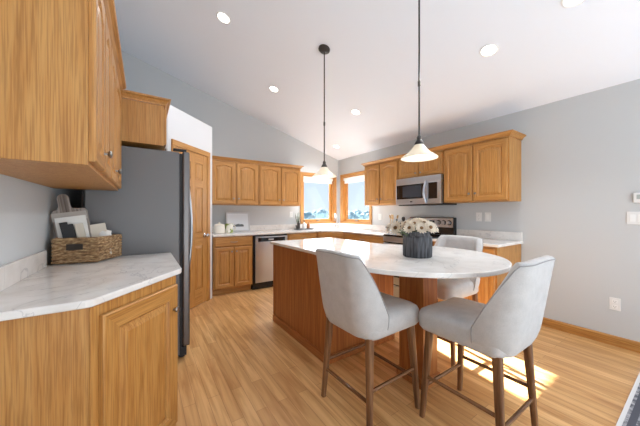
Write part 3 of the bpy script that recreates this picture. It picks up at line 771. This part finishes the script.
# ------------------------------------------------------------------ vase and flowers
VX, VY = -1.945, -3.47
t = thing('vase', 'ribbed charcoal vase holding cream flowers on the round table', 'vase', (VX, VY, CT+0.0005))
n = 72; loops = []
for r, z in [(0.098, 0), (0.104, 0.006), (0.105, 0.14), (0.101, 0.152), (0.088, 0.16), (0.085, 0.172), (0.087, 0.185), (0.08, 0.186), (0.078, 0.165), (0.07, 0.12)]:
    rib = 0.05 if 0.003 < z < 0.156 and r > 0.1 else 0
    loops.append([((r*(1-(rib if i % 3 == 0 else 0)))*cos(2*pi*i/n), (r*(1-(rib if i % 3 == 0 else 0)))*sin(2*pi*i/n), z) for i in range(n)])
MB().loft(loops).build('vessel', MAT['charcoal'], t, smooth=True)
def make_flower():
    m = MB()
    for ring, (cnt, ln, lift, wd) in enumerate(((13, 0.044, 0.12, 0.010), (11, 0.034, 0.45, 0.009))):
        for k in range(cnt):
            a = 2*pi*(k+0.37*ring)/cnt; u = Vector((cos(a)*cos(lift), sin(a)*cos(lift), sin(lift))); s_ = Vector((-sin(a), cos(a), 0)); nn = u.cross(s_)
            b = Vector((cos(a), sin(a), 0))*0.004
            v = [b-s_*wd*0.4, b+s_*wd*0.4, b+u*ln*0.6+s_*wd, b+u*ln+s_*wd*0.3+Vector((0, 0, 0.004)), b+u*ln-s_*wd*0.3+Vector((0, 0, 0.004)), b+u*ln*0.6-s_*wd, b+u*ln*0.6-nn*0.004]
            m.add(v, [(0, 1, 2, 6), (0, 6, 5), (6, 2, 3, 4), (6, 4, 5)])
    o = m.build('flower', MAT['petal'], None)
    MB().lathe([(0.011, 0.003), (0.013, 0.010), (0.008, 0.016), (0.001, 0.017)], n=10).build('flower_centre', MAT['pollen'], o, smooth=True)
    return o
fl0 = None
spots = [(-0.10, -0.02, 0.205), (-0.065, -0.075, 0.205), (-0.02, -0.10, 0.21), (0.04, -0.09, 0.205), (0.085, -0.05, 0.205), (0.105, 0.01, 0.21), (0.08, 0.07, 0.205), (0.02, 0.10, 0.205), (-0.05, 0.09, 0.205), (-0.1, 0.045, 0.21),
         (-0.055, -0.02, 0.235), (-0.005, -0.05, 0.24), (0.045, -0.025, 0.24), (0.05, 0.035, 0.24), (-0.01, 0.04, 0.24), (-0.055, 0.04, 0.235), (0.0, -0.005, 0.255), (-0.165, 0.025, 0.205), (-0.13, 0.105, 0.20)]
labs = 'cream daisy-like bloom with brown centre packed in the charcoal vase'
for i, (x, y, z) in enumerate(spots):
    if fl0 is None: o = fl0 = make_flower()
    else: o = copy_tree(fl0)
    o.location = (VX+x*1.22, VY+y*1.22, CT+z+0.012)
    nrm = Vector((x*8.0, y*8.0, 0.45+max(0, z-0.21)*6)).normalized()
    o.rotation_euler = nrm.to_track_quat('Z', 'Y').to_euler(); s_ = random.uniform(0.9, 1.15); o.scale = (s_,)*3
    tag(o, labs, 'flower', 'cream flowers in the vase')
    stm = MB(); iv = (Matrix.LocRotScale(o.location, o.rotation_euler, o.scale)).inverted()
    stm.tube([iv @ Vector((VX+x*1.22, VY+y*1.22, CT+z+0.012)), iv @ Vector((VX+x*0.55, VY+y*0.55, CT+0.165)), iv @ Vector((VX+x*0.4, VY+y*0.4, CT+0.13))], 0.0025, 6)
    stm.build('stem', MAT['stem'], o)
def leaf_sprig(loc, tip, label, nleaf=7, mat=MAT['darkleaf'], name='leaf_sprig', grp=None):
    t = thing(name, label, 'foliage', loc, 0, grp)
    tip = Vector(tip); m = MB()
    MB().tube([(0, 0, 0), tip*0.5+Vector((0, 0, 0.012)), tip], [0.003, 0.002, 0.0012], 6).build('stem', MAT['stem'], t)
    side = tip.cross(Vector((0, 0, 1))).normalized()
    for k in range(nleaf):
        b = tip*(0.35+0.65*k/(nleaf-1)); sg = 1 if k % 2 else -1
        u = (side*sg*0.8+tip.normalized()*0.7+Vector((0, 0, 0.35))).normalized(); s_ = u.cross(Vector((0, 0, 1))).normalized(); ln = 0.03
        lf = MB(); lf.add([b, b+u*ln*0.5+s_*0.008, b+u*ln, b+u*ln*0.5-s_*0.008, b+u*ln*0.5+Vector((0, 0, 0.003))], [(0, 1, 4), (1, 2, 4), (2, 3, 4), (3, 0, 4)])
        m.add(lf.v, lf.f)
    m.build('leaves', mat, t)
leaf_sprig((VX-0.045, VY+0.02, CT+0.15), (-0.10, 0.05, 0.115), 'dark striped leaf sprig leaning out of the vase on its left side')

# ------------------------------------------------------------------ left counter: basket, board, books
ZC = CT+0.0006
outer = [(-4.128, -2.428), (-3.905, -2.462), (-3.795, -2.235), (-4.10, -2.235)]
cx, cy = -3.98, -2.34
t = thing('basket', 'woven seagrass basket of books on the left foreground counter', 'basket', (cx, cy, ZC))
def wall_pts(poly, off, n=14):
    P = []
    for i in range(4):
        a, b = poly[i], poly[(i+1) % 4]
        for k in range(n):
            u = k/n; P.append((a[0]+(b[0]-a[0])*u, a[1]+(b[1]-a[1])*u))
    c = (cx, cy); out = []
    for x, y in P:
        l = math.hypot(x-c[0], y-c[1]); out.append((c[0]+(x-c[0])*(1+off/l), c[1]+(y-c[1])*(1+off/l)))
    return out
loops = []; rows = 7
for r_ in range(rows):
    z0 = 0.006+r_*0.0215
    for dz, of in ((0.0, -0.004), (0.005, 0.002), (0.011, 0.004), (0.017, 0.002)):
        loops.append([(x-cx, y-cy, z0+dz) for x, y in wall_pts(outer, of)])
top = 0.006+rows*0.0215
loops.append([(x-cx, y-cy, top) for x, y in wall_pts(outer, 0.0)]); loops.append([(x-cx, y-cy, top) for x, y in wall_pts(outer, -0.016)]); loops.append([(x-cx, y-cy, 0.012) for x, y in wall_pts(outer, -0.016)])
MB().loft(loops).build('woven_body', MAT['woven'], t, smooth=True)
rp_ = [(x-cx, y-cy, top+0.002) for x, y in wall_pts(outer, -0.006)]; MB().tube(rp_+rp_[:1], 0.009, 8).build('rim', MAT['woven'], t, smooth=True)
# dark block on the front, colouring in the shade of a handle opening
hs = MB(); a, b = outer[0], outer[1]
def fr(u, z, o_): return (a[0]+(b[0]-a[0])*u-cx, a[1]+(b[1]-a[1])*u-cy-o_, z)
hs.loft([[fr(0.30, 0.09, o_), fr(0.66, 0.09, o_), fr(0.66, 0.128, o_), fr(0.30, 0.128, o_)] for o_ in (0.0, 0.0065)]); hs.build('handle_slot_shade', plain('slot_shade', srgb(52, 44, 38), 0.9), t)

def book(label, loc, w_, th_, h_, tilt, rz, cover, roll=0):
    """w_ along local x (cover width), th_ along y, leaning back (top towards +y)"""
    t = thing('book', label, 'book', loc, rz, 'books in the basket'); t.rotation_euler = (-tilt, radians(roll), rz)
    c = MB(); e = 0.002
    c.box(0, w_, 0, e, 0, h_); c.box(0, w_, th_-e, th_, 0, h_); c.box(0, e, e, th_-e, 0, h_); c.build('cover', MAT[cover], t)
    MB().box(e, w_-0.004, e+0.0003, th_-e-0.0003, 0.003, h_-0.003).build('pages', MAT['paper'], t)
    return t
# cutting board: body + handle
t = thing('cutting_board', 'weathered grey cutting board with handle leaning behind the books in basket', 'cutting board', (-4.108, -2.352, ZC+0.022), 0)
t.rotation_euler = (radians(-3), radians(-8.5), radians(0))
bo = [(0, 0), (0.175, 0), (0.178, 0.30), (0.165, 0.318), (0.105, 0.325), (0.098, 0.345), (0.098, 0.40), (0.088, 0.418), (0.07, 0.424), (0.05, 0.418), (0.04, 0.40), (0.04, 0.345), (0.032, 0.325), (0.008, 0.318), (-0.002, 0.30)]
MB().loft([[(x, y, z) for x, z in bo] for y in (0.0, 0.02)]).build('board', greywood, t, bevel=0.003)
MB().box(0.0, 0.172, -0.003, -0.0005, 0.245, 0.30).build('printed_band', plain('pale_printed_band', srgb(176, 168, 160), 0.8), t)
book('tall white book standing upright in front of the cutting board', (-4.088, -2.382, ZC+0.022), 0.15, 0.016, 0.272, radians(3), radians(0), 'bookwhite', roll=-9)
book('thin black book, leftmost of the dark spines in the basket', (-4.055, -2.412, ZC+0.022), 0.036, 0.018, 0.245, radians(5), radians(-2), 'bookblack', roll=-12)
book('second black book beside the leftmost dark spine, slightly shorter', (-4.015, -2.414, ZC+0.022), 0.026, 0.018, 0.235, radians(5), radians(-2), 'bookblack', roll=-13)
book('cream paperback leaning right of the dark books in basket', (-3.984, -2.414, ZC+0.022), 0.04, 0.02, 0.235, radians(5), radians(-2), 'bookcream', roll=-12)
book('wide cream book at the back right of the basket', (-3.925, -2.36, ZC+0.022), 0.085, 0.02, 0.225, radians(6), radians(4), 'bookcream', roll=-10)
# crumpled white napkin
t = MB(); 
rg = random.Random(4); loops = []
for k, (r, z) in enumerate([(0.03, 0.0), (0.045, 0.03), (0.05, 0.06), (0.045, 0.085), (0.03, 0.10), (0.012, 0.104)]):
    loops.append([(0.85*r*(1+0.22*rg.uniform(-1, 1))*cos(2*pi*i/16), 0.45*r*(1+0.22*rg.uniform(-1, 1))*sin(2*pi*i/16), z+0.01*rg.uniform(-1, 1)) for i in range(16)])
tag(t.loft(loops).build('napkin', MAT['bookwhite'], None, smooth=True, loc=(-3.888, -2.325, ZC+0.105)), 'crumpled white cloth tucked into the right end of the basket', 'cloth')

# ------------------------------------------------------------------ back counter items
def jar(name, label, cat, loc, prof, mat, lid=None, lidmat=None, n=24, group=None):
    t = thing(name, label, cat, loc, 0, group)
    MB().lathe(prof, n=n).build('body', mat, t, smooth=True)
    if lid: MB().lathe(lid, n=n).build('lid', lidmat, t, smooth=True)
    return t
jar('canister', 'round cream lidded canister at the left end of the back counter', 'canister', (-2.655, -0.32, ZC), [(0.07, 0), (0.082, 0.01), (0.085, 0.07), (0.078, 0.125), (0.072, 0.13)], MAT['ceramic'],
    [(0.077, 0.131), (0.079, 0.138), (0.05, 0.15), (0.014, 0.155), (0.016, 0.17), (0.008, 0.177)], MAT['ceramic'])
mg = jar('mug', 'white mug with green flower pattern beside the cream canister', 'mug', (-2.49, -0.27, ZC), [(0.055, 0), (0.064, 0.006), (0.066, 0.15), (0.06, 0.15), (0.058, 0.015)], MAT['floral'])
MB().tube([(0.062, 0, 0.12), (0.095, 0, 0.115), (0.105, 0, 0.08), (0.095, 0, 0.045), (0.062, 0, 0.035)], 0.008, 8).build('handle', MAT['ceramic'], mg, smooth=True)
t = thing('picture_frame', 'silver framed grey landscape picture leaning on the back wall', 'picture', (-2.485, -0.105, ZC+0.0035), 0); t.rotation_euler = (radians(-10), 0, 0)
fw, fh = 0.41, 0.34
q = MB()
q.box(0, fw, 0, 0.018, 0, 0.022); q.box(0, fw, 0, 0.018, fh-0.022, fh); q.box(0, 0.022, 0, 0.018, 0.022, fh-0.022); q.box(fw-0.022, fw, 0, 0.018, 0.022, fh-0.022)
q.build('frame', MAT['frameflat'], t)
MB().box(0.022, fw-0.022, 0.008, 0.014, 0.022, fh-0.022).build('mount', MAT['mat'], t)
q = MB(); hz = [0.03, 0.05, 0.058, 0.045, 0.07, 0.06, 0.052, 0.04, 0.044, 0.03]
pts_ = [(0.11, 0.085)] + [(0.30, 0.085)] + [(0.30-0.19*i/9, 0.10+0.5*hz[i]) for i in range(10)]
q.loft([[(x, y, z) for x, z in pts_] for y in (0.0060, 0.0078)]); q.build('printed_hills', plain('print_grey', srgb(96, 102, 106), 0.7), t)
# tray with bottles by the window
t = tag(MB().loft([[(x, y, z) for x, y, z in rrect(0.19-d, 0.09-d, 0.03, z_)] for z_, d in ((0, 0.004), (0.02, 0.0), (0.02, 0.006), (0.006, 0.008))]).build('tray', MAT['tray'], None, loc=(-1.03, -0.22, ZC)), 'grey low tray on the counter under the left window', 'tray')
ZT = ZC+0.0065
def bottle(label, loc, r, h_, mat, capmat, pump=False):
    t = thing('bottle', label, 'bottle', loc, 0, 'bottles on the window tray')
    MB().lathe([(r*0.92, 0), (r, 0.005), (r, h_*0.68), (r*0.75, h_*0.78), (r*0.32, h_*0.84), (r*0.32, h_*0.92)], n=20).build('body', mat, t, smooth=True)
    MB().lathe([(r*0.4, h_*0.921), (r*0.4, h_), (r*0.3, h_*1.005)], n=14).build('cap', capmat, t, smooth=True)
    if pump:
        MB().tube([(0, 0, h_), (0, 0, h_+0.03), (-0.035, 0, h_+0.03)], 0.005, 8).build('pump', capmat, t)
bottle('small dark bottle at the left edge of the window tray', (-1.165, -0.25, ZT), 0.03, 0.16, MAT['bronze'], MAT['black'])
bottle('white soap bottle with pump in the middle of the window tray', (-1.03, -0.23, ZT), 0.036, 0.15, MAT['whiteceramic'], MAT['charcoal'], True)
bottle('amber glass bottle on the right of the window tray', (-0.935, -0.23, ZT), 0.032, 0.13, MAT['amber'], MAT['black'])
t = thing('potted_plant', 'small airy green plant in a grey pot beside the tray', 'plant', (-1.10, -0.10, ZC))
MB().lathe([(0.035, 0), (0.048, 0.08), (0.044, 0.08), (0.04, 0.065)], n=20).build('pot', MAT['tray'], t, smooth=True)
m1 = MB(); m2 = MB(); rg = random.Random(3)
for k in range(13):
    a = rg.uniform(0, 2*pi); sp = rg.uniform(0.02, 0.075); hh = rg.uniform(0.10, 0.27)
    tip = Vector((cos(a)*sp, -abs(sin(a))*sp*0.6, 0.07+hh)); base = Vector((0, 0, 0.06))
    m1.tube([base, base*0.5+tip*0.5+Vector((cos(a)*0.01, 0, 0.02)), tip], 0.0018, 5)
    for j in range(6):
        b = base+(tip-base)*(0.4+0.6*j/5); aa = rg.uniform(0, 2*pi); u = Vector((cos(aa), sin(aa), 0.4)).normalized(); s_ = u.cross(Vector((0, 0, 1))).normalized()
        m2.add([b, b+u*0.016+s_*0.008, b+u*0.032, b+u*0.016-s_*0.008], [(0, 1, 2, 3)])
m1.build('stems', MAT['stem'], t); m2.build('foliage', MAT['leaf'], t)
# faucet in the corner
t = thing('faucet', 'chrome gooseneck faucet standing behind the corner sink', 'faucet', (-0.27, -0.27, ZC), radians(-135))
MB().lathe([(0.028, 0), (0.028, 0.01), (0.018, 0.02), (0.016, 0.09)], n=18).build('base', MAT['chrome'], t, smooth=True)
gp = [(0, 0, 0.08), (0, 0, 0.22)] + [(0.085-0.085*cos(pi*k/10), 0, 0.22+0.085*sin(pi*k/10)) for k in range(1, 11)] + [(0.17, 0, 0.17)]
MB().tube(gp, 0.011, 10).build('spout', MAT['chrome'], t, smooth=True)
MB().tube([(0, 0.015, 0.06), (0.0, 0.07, 0.09)], 0.006, 8).build('lever', MAT['chrome'], t, smooth=True)
# beside the range
t = thing('utensil_crock', 'white ceramic utensil crock left of the range', 'crock', (-0.24, -1.78, ZC))
MB().lathe([(0.05, 0), (0.06, 0.01), (0.062, 0.14), (0.066, 0.15), (0.058, 0.15), (0.055, 0.02)], n=24).build('pot', MAT['whiteceramic'], t, smooth=True)
for (dx, dy, tl, az, kind, lab) in ((0.01, 0.02, 14, 100, 'wooden_spoon', 'pale wooden spoon leaning left in the white crock'),
                              (-0.01, -0.01, 10, 200, 'wooden_spatula', 'flat wooden spatula standing upright in the white crock'),
                              (0.01, -0.02, 16, 280, 'wooden_spoon', 'pale wooden spoon leaning right in the white crock')):
    t = thing(kind, lab, 'utensil', (-0.24+dx, -1.78+dy, ZC+0.025), 0, 'utensils in the crock'); t.rotation_euler = (0, radians(tl*0.8), radians(az))
    MB().tube([(0, 0, 0), (0, 0, 0.21)], 0.006, 8).build('handle', MAT['spoonwood'], t, smooth=True)
    if kind == 'wooden_spoon':
        q = MB(); q.lathe([(0.004, 0.205), (0.018, 0.22), (0.024, 0.243), (0.018, 0.266), (0.003, 0.274)], n=14); q.v = [(x*0.45, y, z) for x, y, z in q.v]; q.build('bowl', MAT['spoonwood'], t, smooth=True)
    else: MB().box(-0.004, 0.004, -0.022, 0.022, 0.2, 0.275).build('blade', MAT['spoonwood'], t, bevel=0.004)
jar('pepper_mill', 'dark pepper mill standing beside the range behind the flowers', 'pepper mill', (-0.15, -1.915, ZC), [(0.028, 0), (0.03, 0.01), (0.02, 0.06), (0.022, 0.14), (0.028, 0.18), (0.018, 0.2)], MAT['bronze'],
    [(0.016, 0.2), (0.026, 0.215), (0.03, 0.235), (0.024, 0.258), (0.004, 0.266)], MAT['bronze'])
jar('salt_jar', 'small white jar with dark lid left of the utensil crock', 'jar', (-0.2, -1.62, ZC), [(0.028, 0), (0.032, 0.005), (0.032, 0.07), (0.028, 0.075)], MAT['whiteceramic'], [(0.03, 0.0755), (0.03, 0.09), (0.012, 0.1)], MAT['black'])

# ------------------------------------------------------------------ outlets and switches
def plate(name, label, loc, rz, w_=0.072, h_=0.115, kind='outlet', group='wall plates'):
    t = thing(name, label, 'outlet' if kind == 'outlet' else 'switch', loc, rz, group)
    MB().box(-w_/2, w_/2, -0.006, -0.0005, -h_/2, h_/2).build('cover_plate', MAT['plate'], t, bevel=0.002)
    if kind == 'outlet':
        for s_ in (-1, 1):
            z_ = s_*0.024
            f_ = MB().box(-0.017, 0.017, -0.0085, -0.0062, z_-0.014, z_+0.014).build('receptacle', MAT['trimwhite'], t, bevel=0.002)
            q = MB(); q.box(-0.008, -0.0055, -0.0095, -0.0086, z_-0.003, z_+0.008); q.box(0.0055, 0.008, -0.0095, -0.0086, z_-0.003, z_+0.007); q.box(-0.002, 0.002, -0.0095, -0.0086, z_-0.011, z_-0.007)
            q.build('slots', MAT['slot'], f_)
    else:
        nsw = max(1, round(w_/0.06))
        for k in range(nsw):
            c_ = (k-(nsw-1)/2)*0.046
            MB().box(c_-0.0165, c_+0.0165, -0.009, -0.0062, -0.033, 0.033).build('rocker', MAT['trimwhite'], t, bevel=0.003)
plate('wall_outlet', 'white outlet low on the bare right wall above the baseboard', (0, -4.204, 0.39), R)
plate('wall_outlet', 'left one of two white plates above the counter right of range', (0, -3.006, 1.188), R)
plate('wall_switch', 'right one of two white plates above the counter right of range', (0, -3.114, 1.188), R, kind='switch')
plate('wall_outlet', 'white outlet on the right wall next to the right window', (0, -1.27, 1.17), R)
plate('wall_outlet', 'white outlet on the right wall closest to the utensil crock', (0, -1.54, 1.17), R)
plate('wall_outlet', 'white outlet on the back wall left of the window tray', (-1.20, 0, 1.21), 0)
plate('wall_switch', 'wide white double switch plate at the right edge of the photo', (0, -4.335, 1.195), R, w_=0.118, kind='switch')
t = thing('thermostat', 'small white thermostat above the double switch at the right edge', 'thermostat', (0, -4.37, 1.375), R)
MB().box(-0.055, 0.055, -0.022, -0.0005, -0.045, 0.045).build('case', MAT['plate'], t, bevel=0.005)
MB().box(-0.035, 0.035, -0.0235, -0.0222, -0.012, 0.028).build('display', plain('grey_lcd', srgb(176, 182, 178), 0.3), t)

# ------------------------------------------------------------------ rug
t = thing('rug', 'grey distressed rug with white bound edge at the lower right corner', 'rug', (-1.2, -5.6, 0.0005))
MB().box(-1.0, 0.9, -1.18, 1.185, 0, 0.009).build('pile', MAT['rug'], t)
q = MB(); q.box(-1.035, 0.935, 1.1855, 1.205, 0, 0.008); q.box(-1.035, -1.0005, -1.2, 1.165, 0, 0.008); q.box(0.9005, 0.935, -1.2, 1.165, 0, 0.008)
q.build('bound_edge', MAT['rugedge'], t)
MB().box(-0.97, 0.87, 1.14, 1.17, 0.0095, 0.0105).build('border_stripe', MAT['rugband'], t)

# ------------------------------------------------------------------ outdoors
m = MB(); m.box(-160, 200, 8, 300, -6.2, -6.0)
struct(m.build('ground', MAT['snow']))
def hill(cx_, cy_, rx, ry, h_):
    loops = []
    for k in range(8):
        a = k/7*pi/2; loops.append([(cx_+rx*cos(a)*cos(2*pi*i/32)*(1+0.06*sin(3*i+k)), cy_+ry*cos(a)*sin(2*pi*i/32), -6.0+h_*sin(a)) for i in range(32)])
    return loops
m = MB()
m.loft(hill(70, 170, 60, 30, 8.3)); struct(m.build('hill', MAT['hill'], None, smooth=True))
m = MB(); m.loft(hill(150, 90, 30, 50, 8.6)); struct(m.build('hill', MAT['hill'], None, smooth=True))
def make_tree():
    t = thing('tree', 'hazy blue-green tree beyond the kitchen windows', 'tree', (0, 0, 0), 0, 'trees beyond the windows')
    MB().tube([(0, 0, 0), (0.05, 0.02, 1.5), (0, 0, 2.6)], [0.16, 0.12, 0.06], 8).build('trunk', MAT['trunk'], t)
    m = MB(); rg = random.Random(11)
    for k in range(16):
        a = rg.uniform(0, 2*pi); rr = rg.uniform(0, 1.3); c_ = Vector((rr*cos(a), rr*sin(a), rg.uniform(1.8, 4.0))); r_ = rg.uniform(0.5, 0.95)
        m.loft([[(c_.x+r_*sin(ph)*cos(2*pi*i/9)*rg.uniform(0.8, 1.15), c_.y+r_*sin(ph)*sin(2*pi*i/9)*rg.uniform(0.8, 1.15), c_.z-r_*cos(ph)) for i in range(9)] for ph in (0.15, 0.7, 1.3, 1.9, 2.5, 3.0)])
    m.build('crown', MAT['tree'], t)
    return t
tr0 = None
rg = random.Random(21)
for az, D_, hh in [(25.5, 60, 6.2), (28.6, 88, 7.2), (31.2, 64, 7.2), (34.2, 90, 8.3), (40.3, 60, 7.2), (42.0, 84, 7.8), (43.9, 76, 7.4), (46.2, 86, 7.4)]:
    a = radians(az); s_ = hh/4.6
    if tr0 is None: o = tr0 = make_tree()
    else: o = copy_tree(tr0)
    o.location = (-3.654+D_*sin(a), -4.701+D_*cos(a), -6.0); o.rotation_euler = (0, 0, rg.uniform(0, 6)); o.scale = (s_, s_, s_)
